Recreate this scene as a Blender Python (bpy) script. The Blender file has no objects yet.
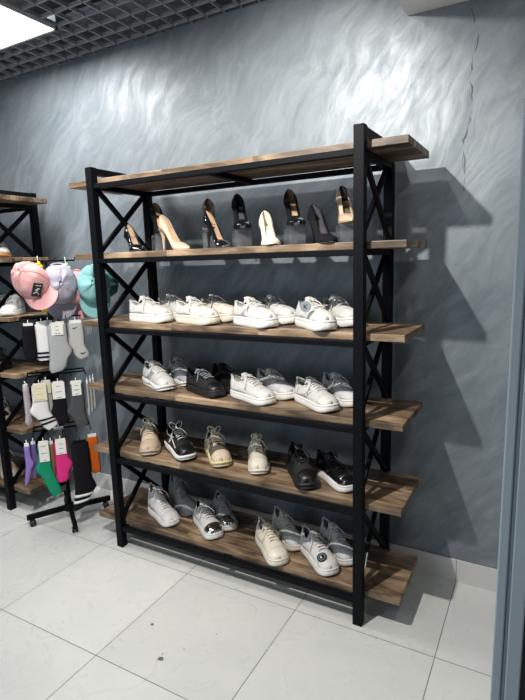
import bpy, bmesh, math, random
from mathutils import Vector, Matrix, noise
random.seed(4)
PI = math.pi
scn = bpy.context.scene
col = scn.collection

# ------------------------------------------------------------------ materials
def mat(name, c, rough=.5, metal=0., spec=.5, bump=0., bscale=60., var=0., coat=0., trans=0., alpha=1., emit=0.):
    m = bpy.data.materials.new(name); m.use_nodes = True
    nt = m.node_tree; b = nt.nodes['Principled BSDF']
    b.inputs['Base Color'].default_value = (*c, 1)
    b.inputs['Roughness'].default_value = rough
    b.inputs['Metallic'].default_value = metal
    b.inputs['Specular IOR Level'].default_value = spec
    b.inputs['Coat Weight'].default_value = coat
    b.inputs['Coat Roughness'].default_value = .08
    b.inputs['Transmission Weight'].default_value = trans
    if emit:
        b.inputs['Emission Color'].default_value = (*c, 1); b.inputs['Emission Strength'].default_value = emit
    tc = nt.nodes.new('ShaderNodeTexCoord')
    n = nt.nodes.new('ShaderNodeTexNoise'); n.inputs['Scale'].default_value = bscale; n.inputs['Detail'].default_value = 5
    nt.links.new(tc.outputs['Object'], n.inputs['Vector'])
    if bump:
        bp = nt.nodes.new('ShaderNodeBump'); bp.inputs['Strength'].default_value = bump; bp.inputs['Distance'].default_value = .002
        nt.links.new(n.outputs['Fac'], bp.inputs['Height']); nt.links.new(bp.outputs['Normal'], b.inputs['Normal'])
    if var:
        mp = nt.nodes.new('ShaderNodeMapRange'); mp.inputs['To Min'].default_value = 1-var; mp.inputs['To Max'].default_value = 1+var
        nt.links.new(n.outputs['Fac'], mp.inputs['Value'])
        v = nt.nodes.new('ShaderNodeVectorMath'); v.operation = 'SCALE'; v.inputs[0].default_value = c
        nt.links.new(mp.outputs['Result'], v.inputs['Scale']); nt.links.new(v.outputs['Vector'], b.inputs['Base Color'])
    return m

def N(nt, t, **kw):
    n = nt.nodes.new(t)
    for k, v in kw.items():
        if k in n.inputs: n.inputs[k].default_value = v
        else: setattr(n, k, v)
    return n

def wood_mat():
    m = bpy.data.materials.new('rustic_wood'); m.use_nodes = True; nt = m.node_tree; L = nt.links.new
    b = nt.nodes['Principled BSDF']; b.inputs['Roughness'].default_value = .5
    tc = N(nt, 'ShaderNodeTexCoord'); sep = N(nt, 'ShaderNodeSeparateXYZ'); L(tc.outputs['Object'], sep.inputs[0])
    # plank index across the depth
    py = N(nt, 'ShaderNodeMath', operation='DIVIDE'); py.inputs[1].default_value = .0885; L(sep.outputs['Y'], py.inputs[0])
    fy = N(nt, 'ShaderNodeMath', operation='FLOOR'); L(py.outputs[0], fy.inputs[0])
    wn1 = N(nt, 'ShaderNodeTexWhiteNoise', noise_dimensions='1D'); L(fy.outputs[0], wn1.inputs['W'])
    px = N(nt, 'ShaderNodeMath', operation='MULTIPLY_ADD'); px.inputs[1].default_value = 2.1; L(sep.outputs['X'], px.inputs[0])
    sc = N(nt, 'ShaderNodeMath', operation='MULTIPLY'); sc.inputs[1].default_value = 7.; L(wn1.outputs['Value'], sc.inputs[0]); L(sc.outputs[0], px.inputs[2])
    fx = N(nt, 'ShaderNodeMath', operation='FLOOR'); L(px.outputs[0], fx.inputs[0])
    cb = N(nt, 'ShaderNodeCombineXYZ'); L(fx.outputs[0], cb.inputs[0]); L(fy.outputs[0], cb.inputs[1])
    info = N(nt, 'ShaderNodeObjectInfo'); L(info.outputs['Random'], cb.inputs[2])
    wn2 = N(nt, 'ShaderNodeTexWhiteNoise', noise_dimensions='3D'); L(cb.outputs[0], wn2.inputs['Vector'])
    add = N(nt, 'ShaderNodeVectorMath', operation='ADD'); L(tc.outputs['Object'], add.inputs[0])
    s2 = N(nt, 'ShaderNodeVectorMath', operation='SCALE'); s2.inputs['Scale'].default_value = 5.; L(wn2.outputs['Color'], s2.inputs[0]); L(s2.outputs[0], add.inputs[1])
    mp = N(nt, 'ShaderNodeMapping'); mp.inputs['Scale'].default_value = (3., 42., 42.); L(add.outputs[0], mp.inputs['Vector'])
    n1 = N(nt, 'ShaderNodeTexNoise', Scale=1., Detail=7., Roughness=.65, Distortion=1.2); L(mp.outputs[0], n1.inputs['Vector'])
    mp2 = N(nt, 'ShaderNodeMapping'); mp2.inputs['Scale'].default_value = (4., 12., 12.); L(add.outputs[0], mp2.inputs['Vector'])
    n2 = N(nt, 'ShaderNodeTexNoise', Scale=1., Detail=3., Distortion=.6); L(mp2.outputs[0], n2.inputs['Vector'])
    mx = N(nt, 'ShaderNodeMath', operation='MULTIPLY_ADD'); mx.inputs[1].default_value = .68; L(n2.outputs['Fac'], mx.inputs[0])
    h = N(nt, 'ShaderNodeMath', operation='MULTIPLY'); h.inputs[1].default_value = .42; L(n1.outputs['Fac'], h.inputs[0]); L(h.outputs[0], mx.inputs[2])
    r = N(nt, 'ShaderNodeValToRGB'); e = r.color_ramp.elements
    e[0].position = .36; e[0].color = (.028, .018, .011, 1); e[1].position = .7; e[1].color = (.43, .31, .20, 1)
    x = e.new(.46); x.color = (.095, .06, .036, 1); x = e.new(.56); x.color = (.23, .155, .095, 1)
    L(mx.outputs[0], r.inputs[0])
    mr = N(nt, 'ShaderNodeMapRange'); mr.inputs['To Min'].default_value = .62; mr.inputs['To Max'].default_value = 1.25; L(wn2.outputs['Value'], mr.inputs['Value'])
    # seams between planks
    fr = N(nt, 'ShaderNodeMath', operation='FRACT'); L(py.outputs[0], fr.inputs[0])
    gt = N(nt, 'ShaderNodeMath', operation='GREATER_THAN'); gt.inputs[1].default_value = .03; L(fr.outputs[0], gt.inputs[0])
    sm = N(nt, 'ShaderNodeMapRange'); sm.inputs['To Min'].default_value = .35; L(gt.outputs[0], sm.inputs['Value'])
    mm = N(nt, 'ShaderNodeMath', operation='MULTIPLY'); L(mr.outputs[0], mm.inputs[0]); L(sm.outputs[0], mm.inputs[1])
    vs = N(nt, 'ShaderNodeVectorMath', operation='SCALE'); L(r.outputs[0], vs.inputs[0]); L(mm.outputs[0], vs.inputs['Scale'])
    L(vs.outputs[0], b.inputs['Base Color'])
    bp = N(nt, 'ShaderNodeBump', Strength=.25, Distance=.002); L(n1.outputs['Fac'], bp.inputs['Height']); L(bp.outputs[0], b.inputs['Normal'])
    return m

def wall_mat():
    m = bpy.data.materials.new('venetian_plaster'); m.use_nodes = True; nt = m.node_tree; L = nt.links.new
    b = nt.nodes['Principled BSDF']
    tc = N(nt, 'ShaderNodeTexCoord')
    rot = N(nt, 'ShaderNodeMapping'); rot.inputs['Rotation'].default_value = (0, math.radians(52), 0); L(tc.outputs['Object'], rot.inputs['Vector'])
    wv = N(nt, 'ShaderNodeTexNoise', Scale=2.2, Detail=2.); L(tc.outputs['Object'], wv.inputs['Vector'])
    ws = N(nt, 'ShaderNodeVectorMath', operation='SCALE'); ws.inputs['Scale'].default_value = .35; L(wv.outputs['Color'], ws.inputs[0])
    ad = N(nt, 'ShaderNodeVectorMath', operation='ADD'); L(rot.outputs[0], ad.inputs[0]); L(ws.outputs[0], ad.inputs[1])
    st = N(nt, 'ShaderNodeMapping'); st.inputs['Scale'].default_value = (1.5, 5., 7.); L(ad.outputs[0], st.inputs['Vector'])
    n1 = N(nt, 'ShaderNodeTexNoise', Scale=3.0, Detail=9., Roughness=.68, Distortion=.25); L(st.outputs[0], n1.inputs['Vector'])
    st2 = N(nt, 'ShaderNodeMapping'); st2.inputs['Scale'].default_value = (1.1, 3., 3.); L(ad.outputs[0], st2.inputs['Vector'])
    n2 = N(nt, 'ShaderNodeTexNoise', Scale=1.5, Detail=5., Roughness=.6, Distortion=.4); L(st2.outputs[0], n2.inputs['Vector'])
    mx = N(nt, 'ShaderNodeMath', operation='ADD'); L(n1.outputs['Fac'], mx.inputs[0]); L(n2.outputs['Fac'], mx.inputs[1])
    hf = N(nt, 'ShaderNodeMath', operation='MULTIPLY'); hf.inputs[1].default_value = .5; L(mx.outputs[0], hf.inputs[0])
    r = N(nt, 'ShaderNodeValToRGB'); e = r.color_ramp.elements
    e[0].position = .36; e[0].color = (.115, .14, .165, 1); e[1].position = .66; e[1].color = (.225, .258, .285, 1)
    x = e.new(.5); x.color = (.16, .187, .21, 1)
    L(hf.outputs[0], r.inputs[0]); L(r.outputs[0], b.inputs['Base Color'])
    rr = N(nt, 'ShaderNodeMapRange'); rr.inputs['From Min'].default_value = .35; rr.inputs['From Max'].default_value = .65
    rr.inputs['To Min'].default_value = .56; rr.inputs['To Max'].default_value = .42
    L(n1.outputs['Fac'], rr.inputs['Value']); L(rr.outputs[0], b.inputs['Roughness'])
    b.inputs['Metallic'].default_value = .2
    bp = N(nt, 'ShaderNodeBump', Strength=.22, Distance=.006); L(n1.outputs['Fac'], bp.inputs['Height'])
    bp2 = N(nt, 'ShaderNodeBump', Strength=.15, Distance=.013); L(n2.outputs['Fac'], bp2.inputs['Height']); L(bp.outputs[0], bp2.inputs['Normal'])
    L(bp2.outputs[0], b.inputs['Normal'])
    return m

TX, TY, TT = -.0929, -.029, .5966
def floor_mat():
    m = bpy.data.materials.new('porcelain_tile'); m.use_nodes = True; nt = m.node_tree; L = nt.links.new
    b = nt.nodes['Principled BSDF']; b.inputs['Roughness'].default_value = .22
    tc = N(nt, 'ShaderNodeTexCoord'); sep = N(nt, 'ShaderNodeSeparateXYZ'); L(tc.outputs['Object'], sep.inputs[0])
    masks = []; cells = []
    for ax, off in (('X', TX), ('Y', TY)):
        a = N(nt, 'ShaderNodeMath', operation='SUBTRACT'); a.inputs[1].default_value = off-60*TT; L(sep.outputs[ax], a.inputs[0])
        d = N(nt, 'ShaderNodeMath', operation='DIVIDE'); d.inputs[1].default_value = TT; L(a.outputs[0], d.inputs[0])
        pp = N(nt, 'ShaderNodeMath', operation='PINGPONG'); pp.inputs[1].default_value = .5; L(d.outputs[0], pp.inputs[0])
        g = N(nt, 'ShaderNodeMath', operation='LESS_THAN'); g.inputs[1].default_value = .0026; L(pp.outputs[0], g.inputs[0])
        f = N(nt, 'ShaderNodeMath', operation='FLOOR'); L(d.outputs[0], f.inputs[0]); cells.append(f); masks.append(g)
    mxm = N(nt, 'ShaderNodeMath', operation='MAXIMUM'); L(masks[0].outputs[0], mxm.inputs[0]); L(masks[1].outputs[0], mxm.inputs[1])
    cb = N(nt, 'ShaderNodeCombineXYZ'); L(cells[0].outputs[0], cb.inputs[0]); L(cells[1].outputs[0], cb.inputs[1])
    wn = N(nt, 'ShaderNodeTexWhiteNoise', noise_dimensions='3D'); L(cb.outputs[0], wn.inputs['Vector'])
    n = N(nt, 'ShaderNodeTexNoise', Scale=3.5, Detail=6., Roughness=.6, Distortion=.8); L(tc.outputs['Object'], n.inputs['Vector'])
    r = N(nt, 'ShaderNodeValToRGB'); e = r.color_ramp.elements
    e[0].position = .3; e[0].color = (.525, .54, .53, 1); e[1].position = .7; e[1].color = (.575, .59, .575, 1); L(n.outputs['Fac'], r.inputs[0])
    mr = N(nt, 'ShaderNodeMapRange'); mr.inputs['To Min'].default_value = .96; mr.inputs['To Max'].default_value = 1.03; L(wn.outputs['Value'], mr.inputs['Value'])
    vs = N(nt, 'ShaderNodeVectorMath', operation='SCALE'); L(r.outputs[0], vs.inputs[0]); L(mr.outputs[0], vs.inputs['Scale'])
    mix = N(nt, 'ShaderNodeMix', data_type='RGBA'); L(mxm.outputs[0], mix.inputs[0]); L(vs.outputs[0], mix.inputs[6]); mix.inputs[7].default_value = (.1, .1, .095, 1)
    L(mix.outputs[2], b.inputs['Base Color'])
    # smears change the gloss
    n3 = N(nt, 'ShaderNodeTexNoise', Scale=6., Detail=4., Distortion=2.); L(tc.outputs['Object'], n3.inputs['Vector'])
    m3 = N(nt, 'ShaderNodeMapRange'); m3.inputs['To Min'].default_value = .18; m3.inputs['To Max'].default_value = .4; L(n3.outputs['Fac'], m3.inputs['Value'])
    L(m3.outputs[0], b.inputs['Roughness'])
    return m

M = {}
M['wood'] = wood_mat(); M['plaster'] = wall_mat(); M['tile'] = floor_mat()
M['black_metal'] = mat('black_powder_coat', (.0025, .003, .0045), .55, 0, .1, .1, 300)
M['skirt'] = mat('skirting_tile', (.52, .52, .5), .3, var=.04, bscale=6)
M['joint'] = mat('tile_joint', (.15, .15, .14), .8)
M['lattice'] = mat('lattice_grey', (.28, .29, .31), .5, 0, .4)
M['void'] = mat('ceiling_void', (.006, .007, .01), .9)
M['lit_cell'] = mat('lit_cell_grey', (.16, .2, .23), .6)  # tone of ceiling cells catching the lamp, painted as a flat colour
M['bulkhead'] = mat('bulkhead_paint', (.86, .86, .84), .7, var=.02, bscale=5)
M['lamp'] = mat('lamp_diffuser', (1, .99, .96), .5, emit=9.)
M['lamp_frame'] = mat('lamp_frame', (.5, .51, .52), .5)
M['jamb'] = mat('grey_blue_aluminium', (.40, .45, .48), .45, .05, .5, var=.05, bscale=9)
M['dark_glass'] = mat('dark_glass', (.01, .012, .016), .15)
M['off_wall'] = mat('side_wall_paint', (.14, .16, .18), .8, var=.05, bscale=3)
def leather(name, c, **k):
    a = dict(rough=.5, bump=.15, bscale=220, var=.03); a.update(k); return mat(name, c, **a)
M['white'] = leather('white_leather', (.60, .595, .575))
M['white2'] = leather('white_mesh', (.55, .545, .53), rough=.8, bump=.5, bscale=400)
M['cream'] = leather('cream_leather', (.68, .63, .53))
M['cream2'] = leather('cream_knit', (.62, .56, .46), rough=.85, bump=.5, bscale=350)
M['beige'] = leather('beige_suede', (.50, .39, .28), rough=.8)
M['beige2'] = leather('beige_light', (.60, .49, .37), rough=.7)
M['rubber_white'] = mat('white_rubber', (.70, .695, .67), .55, bump=.05, bscale=150)
M['rubber_cream'] = mat('cream_rubber', (.66, .62, .53), .6)
M['rubber_black'] = mat('black_rubber', (.007, .007, .008), .6)
M['rubber_beige'] = mat('beige_rubber', (.42, .33, .25), .6)
M['yellow'] = mat('pale_yellow_rubber', (.62, .58, .30), .55)
M['black'] = leather('black_leather', (.006, .006, .007), rough=.38)
M['black2'] = leather('black_mesh', (.008, .008, .009), rough=.75, bump=.5, bscale=350)
M['grey'] = leather('blue_grey_leather', (.22, .25, .285), rough=.6)
M['pale'] = leather('shaded_pale_leather', (.56, .575, .58), rough=.6)  # leather of the back-row shoes, with their shade put in the colour
M['grey2'] = leather('grey_and_shaded_leather', (.36, .39, .42), rough=.6)  # real grey panels; also the shade painted into white back-row shoes
M['silver'] = mat('silver_foil', (.75, .74, .72), .16, 1.)
M['patent'] = mat('black_patent', (.006, .006, .008), .08, 0, .6, coat=1.)
M['suede_black'] = mat('black_suede', (.006, .006, .007), .9, 0, .15, bump=.4, bscale=500)
M['nude'] = mat('nude_patent', (.56, .41, .29), .3, coat=.5)
M['creamp'] = mat('cream_patent', (.74, .66, .52), .3, coat=.4)
M['olive'] = mat('olive_grey_leather', (.12, .105, .09), .3, coat=.3)
M['taupe'] = mat('taupe_lining', (.45, .33, .22), .6)
M['lining'] = mat('dark_lining', (.05, .05, .055), .9)
M['lining_l'] = mat('pale_lining', (.5, .48, .44), .9)
M['acrylic'] = mat('clear_acrylic', (.85, .88, .9), .1, trans=.95)
M['lace_w'] = mat('white_lace', (.72, .71, .68), .9, bump=.4, bscale=900)
M['lace_b'] = mat('black_lace', (.015, .015, .016), .9)
M['lace_c'] = mat('cream_lace', (.68, .62, .5), .9)
M['lace_g'] = mat('grey_and_shaded_lace', (.3, .33, .36), .9)
M['tan'] = mat('tan_leather', (.42, .2, .07), .6)
M['plastic_w'] = mat('white_plastic', (.8, .8, .8), .4)
M['clear'] = mat('clear_plastic', (.8, .83, .84), .15, trans=.9)
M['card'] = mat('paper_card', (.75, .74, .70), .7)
M['card_c'] = mat('cream_card', (.72, .65, .48), .7)
M['ink'] = mat('black_ink', (.015, .015, .015), .6)
M['gold'] = mat('gold_ink', (.55, .36, .08), .5)
M['green_ink'] = mat('green_ink', (.02, .3, .18), .6)
def cloth(n, c): return mat(n, c, .92, 0, .2, bump=.6, bscale=260, var=.06)
for n, c in dict(k_black=(.005, .005, .007), k_white=(.74, .74, .73), k_lgrey=(.36, .37, .38), k_dgrey=(.07, .072, .075), k_mauve=(.42, .36, .38),
                 k_green=(.01, .25, .13), k_purple=(.26, .17, .5), k_violet=(.13, .09, .28), k_magenta=(.66, .03, .2), k_orange=(.62, .12, .015),
                 k_brown=(.3, .16, .07), k_palegrey=(.45, .45, .44), cap_pink=(.64, .34, .34), cap_lav=(.36, .345, .43), cap_rose=(.66, .33, .36), cap_teal=(.21, .44, .44), cap_dteal=(.05, .14, .15),
                 k_yellow=(.8, .6, .02), k_mint=(.45, .62, .48)).items():
    M[n] = cloth(n, c)

# ------------------------------------------------------------------ mesh helpers
def mk(name, verts, faces, m, parent=None, smooth=False, merge=0., mats=None, fm=None, recalc=True):
    me = bpy.data.meshes.new(name)
    bm = bmesh.new(); vs = [bm.verts.new(v) for v in verts]
    for i, f in enumerate(faces):
        if len(set(f)) < 3: continue
        try:
            ff = bm.faces.new([vs[k] for k in f])
            if fm: ff.material_index = fm[i]
        except ValueError: pass
    if merge: bmesh.ops.remove_doubles(bm, verts=bm.verts, dist=merge)
    if recalc: bmesh.ops.recalc_face_normals(bm, faces=bm.faces)
    if recalc and bm.faces:
        cc = sum((f.calc_center_median() for f in bm.faces), Vector())/len(bm.faces)
        if sum(f.calc_area()*f.normal.dot(f.calc_center_median()-cc) for f in bm.faces) < 0: bmesh.ops.reverse_faces(bm, faces=bm.faces)
    for f in bm.faces: f.smooth = smooth
    bm.to_mesh(me); bm.free()
    for x in (mats or [m]): me.materials.append(x)
    o = bpy.data.objects.new(name, me); col.objects.link(o)
    if parent: o.parent = parent
    return o

class MB:
    def __init__(s): s.v = []; s.f = []
    def box(s, a, b, mtx=None):
        n = len(s.v); x0, y0, z0 = a; x1, y1, z1 = b
        P = [(x0, y0, z0), (x1, y0, z0), (x1, y1, z0), (x0, y1, z0), (x0, y0, z1), (x1, y0, z1), (x1, y1, z1), (x0, y1, z1)]
        if mtx: P = [tuple(mtx @ Vector(p)) for p in P]
        s.v += P
        s.f += [tuple(n+i for i in q) for q in ((0, 3, 2, 1), (4, 5, 6, 7), (0, 1, 5, 4), (1, 2, 6, 5), (2, 3, 7, 6), (3, 0, 4, 7))]
        return s
    def bar(s, p, q, w, h, up=(1, 0, 0)):
        p = Vector(p); q = Vector(q); d = (q-p); L = d.length; d.normalize(); u = Vector(up); u = (u-d*u.dot(d)).normalized(); v = d.cross(u)
        mtx = Matrix((u, v, d)).transposed().to_4x4(); mtx.translation = p
        return s.box((-w/2, -h/2, 0), (w/2, h/2, L), mtx)
    def tube(s, pts, r, seg=6, cap=True, flat=1.):
        pts = [Vector(p) for p in pts]; n0 = len(s.v); rs = r if isinstance(r, (list, tuple)) else [r]*len(pts)
        u = None
        for i, p in enumerate(pts):
            d = (pts[min(i+1, len(pts)-1)]-pts[max(i-1, 0)])
            if d.length < 1e-9: d = Vector((0, 0, 1))
            d.normalize()
            if u is None: u = d.orthogonal().normalized()
            u = (u-d*u.dot(d))
            u = u.normalized() if u.length > 1e-6 else d.orthogonal().normalized()
            v = d.cross(u)
            for k in range(seg):
                a = 2*PI*k/seg; s.v.append(tuple(p+u*math.cos(a)*rs[i]+v*math.sin(a)*rs[i]*flat))
        for i in range(len(pts)-1):
            for k in range(seg):
                a = n0+i*seg+k; b = n0+i*seg+(k+1) % seg; s.f.append((a, b, b+seg, a+seg))
        if cap:
            s.f.append(tuple(n0+k for k in range(seg))[::-1]); s.f.append(tuple(n0+(len(pts)-1)*seg+k for k in range(seg)))
        return s
    def grid(s, P):
        n0 = len(s.v); R = len(P); C_ = len(P[0])
        for row in P: s.v += [tuple(p) for p in row]
        for i in range(R-1):
            for j in range(C_-1):
                a = n0+i*C_+j; s.f.append((a, a+1, a+C_+1, a+C_))
        return s
    def prism(s, pts, thick, mtx=None):    # outline in local xz, extruded along y
        n0 = len(s.v); n = len(pts)
        P = [(x, -thick/2, z) for x, z in pts]+[(x, thick/2, z) for x, z in pts]
        if mtx: P = [tuple(mtx @ Vector(p)) for p in P]
        s.v += P; s.f.append(tuple(n0+i for i in range(n))); s.f.append(tuple(n0+n+i for i in range(n))[::-1])
        for i in range(n): j = (i+1) % n; s.f.append((n0+i, n0+n+i, n0+n+j, n0+j))
        return s
    def build(s, name, m, parent=None, smooth=False, bevel=0., solid=0., off=0., merge=0., mats=None, seg=2, sub=0):
        o = mk(name, s.v, s.f, m, parent, smooth, merge, mats)
        if solid:
            k = o.modifiers.new('solid', 'SOLIDIFY'); k.thickness = solid; k.offset = off
            if mats and len(mats) > 1: k.material_offset = 1
        if sub:
            k = o.modifiers.new('sub', 'SUBSURF'); k.levels = sub; k.render_levels = sub
        if bevel:
            k = o.modifiers.new('bev', 'BEVEL'); k.width = bevel; k.segments = seg; k.limit_method = 'ANGLE'
            k.harden_normals = False
        return o

def thing(name, label, cat, loc=(0, 0, 0), rz=0., group=None, scale=None):
    o = bpy.data.objects.new(name, None); col.objects.link(o); o.location = loc; o.rotation_euler = (0, 0, rz)
    o.empty_display_size = .05
    if scale: o.scale = (scale,)*3
    o['label'] = label; o['category'] = cat
    if group: o['group'] = group
    return o
def tag(o, label, cat, group=None):
    o['label'] = label; o['category'] = cat
    if group: o['group'] = group
    return o
def struct(o): o['kind'] = 'structure'; return o
def interp(T, u):
    if u <= T[0][0]: return T[0][1]
    for i in range(len(T)-1):
        if u <= T[i+1][0]:
            x0, y0 = T[i]; x1, y1 = T[i+1]; t = (u-x0)/(x1-x0)
            m0 = (T[i+1][1]-T[i-1][1])/(T[i+1][0]-T[i-1][0])*(x1-x0) if i > 0 else (y1-y0)
            m1 = (T[i+2][1]-T[i][1])/(T[i+2][0]-T[i][0])*(x1-x0) if i+2 < len(T) else (y1-y0)
            if (y1-y0) == 0: m0 = m1 = 0
            return (2*t**3-3*t*t+1)*y0+(t**3-2*t*t+t)*m0+(-2*t**3+3*t*t)*y1+(t**3-t*t)*m1
    return T[-1][1]
def srange(n): return [(1-math.cos(PI*i/n))/2 for i in range(n+1)]

# ------------------------------------------------------------------ room
WY = .5056; HC = 2.74; FX0, FX1, FY0 = -5.2, 2.75, -4.6
struct(MB().box((FX0, FY0, -.05), (FX1, WY+.1, 0)).build('floor', M['tile']))
wall = struct(MB().box((FX0, WY, 0), (FX1, WY+.1, HC+.3)).build('wall_back', M['plaster']))
struct(MB().box((FX0-.1, FY0, 0), (FX0, WY+.1, HC+.3)).build('wall_left', M['off_wall']))
struct(MB().box((FX1, FY0, 0), (FX1+.1, WY+.1, HC+.3)).build('wall_right', M['off_wall']))
sk = struct(MB().box((FX0, WY-.009, 0), (FX1, WY, .1115)).build('baseboard_back', M['skirt'], bevel=.001))
jb = MB()
x = TX-8*TT
while x < FX1: jb.box((x-.0013, WY-.0096, 0), (x+.0013, WY-.0085, .1115)); x += TT
jb.build('tile_joint', M['joint'], sk)
MB().box((FX0, WY-.003, .1115), (FX1, WY, .1140)).build('skirting_seal', M['joint'], sk)
# hairline crease in the plaster
rnd = random.Random(5); cr = []
for x_, z_ in [(1.664, 2.49), (1.672, 2.44), (1.694, 2.386), (1.676, 2.291), (1.67, 2.24), (1.676, 2.186), (1.683, 2.109), (1.672, 2.06), (1.653, 1.998), (1.656, 1.94), (1.663, 1.847), (1.665, 1.78)]:
    cr.append((x_, WY+.0022, z_))
cp = []
for i in range(len(cr)-1):
    for k in range(4):
        t = k/4; a, b = cr[i], cr[i+1]; cp.append((a[0]+(b[0]-a[0])*t+rnd.uniform(-.003, .003), a[1], a[2]+(b[2]-a[2])*t))
wr = [.0015+.006*abs(math.sin(i*.55))*(1 if i % 9 < 6 else .3) for i in range(len(cp))]
ck = MB().tube(cp, wr, 6).build('wall_crack', M['plaster'], wall, True); ck['label'] = 'raised crooked crack line in the plaster'
# open-cell ceiling
la = MB(); B = .008
xs = [-.178+.1*k for k in range(-42, 29)]; ys = [.162+.1035*k for k in range(-38, 4)]
LX0, LX1, LY0, LY1 = -.878, -.278, -.44, .162
for k, x in enumerate(xs):
    if LX0+.01 < x < LX1-.01:
        la.box((x-B/2, FY0, HC), (x+B/2, LY0, HC+.018)); la.box((x-B/2, LY1, HC), (x+B/2, WY, HC+.018))
    else: la.box((x-B/2, FY0, HC), (x+B/2, WY, HC+.018))
for y in ys:
    if LY0+.01 < y < LY1-.01:
        la.box((FX0, y-B/2, HC), (LX0, y+B/2, HC+.018)); la.box((LX1, y-B/2, HC), (FX1, y+B/2, HC+.018))
    else: la.box((FX0, y-B/2, HC), (FX1, y+B/2, HC+.018))
ceil = struct(la.build('ceiling', M['lattice']))
MB().box((FX0, FY0, HC+.26), (FX1, WY+.1, HC+.3)).build('ceiling_void', M['void'], ceil)
MB().box((-1.6, .17, HC+.03), (-.30, .26, HC+.09)).build('lit_cell_plate', M['lit_cell'], ceil)  # plate standing in for light reflected in the cells beside the lamp
MB().box((.13, -.3, HC+.03), (.255, .16, HC+.09)).build('lit_cell_plate', M['lit_cell'], ceil)  # same stand-in for a second patch of lit cells
struct(MB().box((1.416, -1.0, 2.52), (FX1, WY, HC+.25)).build('trim_1', M['bulkhead']))
# ceiling panel lamp
lp = thing('ceiling_light', 'square white recessed panel light glowing in the dark open-cell ceiling', 'light', ((LX0+LX1)/2, (LY0+LY1)/2, HC-.012))
w2 = (LX1-LX0)/2; h2 = (LY1-LY0)/2
MB().box((-w2+.014, -h2+.014, 0), (w2-.014, h2-.014, .006)).build('diffuser', M['lamp'], lp)
fb = MB()
fb.box((-w2, -h2, -.002), (w2, -h2+.014, .03)).box((-w2, h2-.014, -.002), (w2, h2, .03)).box((-w2, -h2, -.002), (-w2+.014, h2, .03)).box((w2-.014, -h2, -.002), (w2, h2, .03))
fb.build('frame', M['lamp_frame'], lp)
# door jamb close on the right
dj = struct(MB().box((1.945, -1.0, 0), (1.9605, -.955, HC)).box((1.9605, -.995, 0), (1.966, -.955, HC)).box((1.966, -1.0, 0), (1.989, -.955, HC)).build('door_1', M['jamb'], bevel=.0025))
MB().box((1.989, -.99, 0), (2.75, -.965, HC)).build('door_panel', M['dark_glass'], dj)
# floor marks
def blob(x, y, r, seed):
    q = random.Random(seed); n = 14
    pts = [(x+r*(.6+.6*q.random())*math.cos(2*PI*i/n), y+r*(.5+.6*q.random())*math.sin(2*PI*i/n), .0004) for i in range(n)]
    return pts
M['stain'] = mat('dark_floor_mark', (.09, .085, .08), .7)
flo = bpy.data.objects['floor']
for i, (x, y, r) in enumerate([(.75, -.521, .013), (.737, -.498, .004), (.742, -.53, .004), (.588, -.388, .0085), (.80, -.44, .0045), (.87, -.31, .0045), (.45, -.43, .003)]):
    o = mk('floor_stain', blob(x, y, r, i+3), [tuple(range(14))], M['stain'], flo); o['label'] = 'small dark mark on the pale tile'

# ------------------------------------------------------------------ shoe rack
W, D, P = 1.3946, .434, .04
Z = [1.9499, 1.5923, 1.2441, .8961, .5429, .1483]
BT = .028
def rack():
    r = thing('shoe_rack', 'tall black steel rack with six wooden shelves of shoes, filling the middle of the photo', 'rack')
    for x0 in (0, W-P):
        for y0 in (0, D-P):
            MB().box((x0, y0, 0), (x0+P, y0+P, 2.0)).build('post', M['black_metal'], r, bevel=.002)
        MB().box((x0+.004, P, 2.0-.034), (x0+P-.004, D-P, 2.0-.002)).build('top_rail', M['black_metal'], r, bevel=.0015)
        for i, z in enumerate(Z):
            MB().box((x0+.004, P, z-BT-.023), (x0+P-.004, D-P, z-BT-.0005)).build('side_rail', M['black_metal'], r, bevel=.0015)
        for i in range(5):
            zt = Z[i]-BT-.023; zb = Z[i+1]+.001
            xc = x0+P/2
            for s, dx in ((0, .0085), (1, -.0085)):
                ya, yb = (P, D-P) if s == 0 else (D-P, P)
                MB().bar((xc+dx, ya, zt), (xc+dx, yb, zb), .016, .024, (1, 0, 0)).build('cross_brace', M['black_metal'], r, bevel=.001)
    for z in Z:
        b = MB().box((-.1668, P+.001, -BT), (W+.1472, D-P-.001, 0)).build('shelf_board', M['wood'], r, bevel=.0025); b.location = (0, 0, z)
        MB().box((P, .006, z-BT-.023), (W-P, .036, z-BT-.0005)).build('front_beam', M['black_metal'], r, bevel=.0015)
        MB().box((P, D-.036, z-BT-.023), (W-P, D-.006, z-BT-.0005)).build('back_beam', M['black_metal'], r, bevel=.0015)
        MB().box((W/2-.015, .036, z-BT-.022), (W/2+.015, D-.036, z-BT-.0005)).build('cross_bar', M['black_metal'], r, bevel=.0015)
    return r
rk = rack()
r2 = rk.copy(); col.objects.link(r2); r2.location = (-2.318, 0, 0)
for c in list(rk.children):
    d = c.copy(); col.objects.link(d); d.parent = r2
r2['label'] = 'second black steel and wood rack, cut off at the left behind the sock stand'
r2['group'] = rk['group'] = 'black steel and wood shoe racks'

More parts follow.
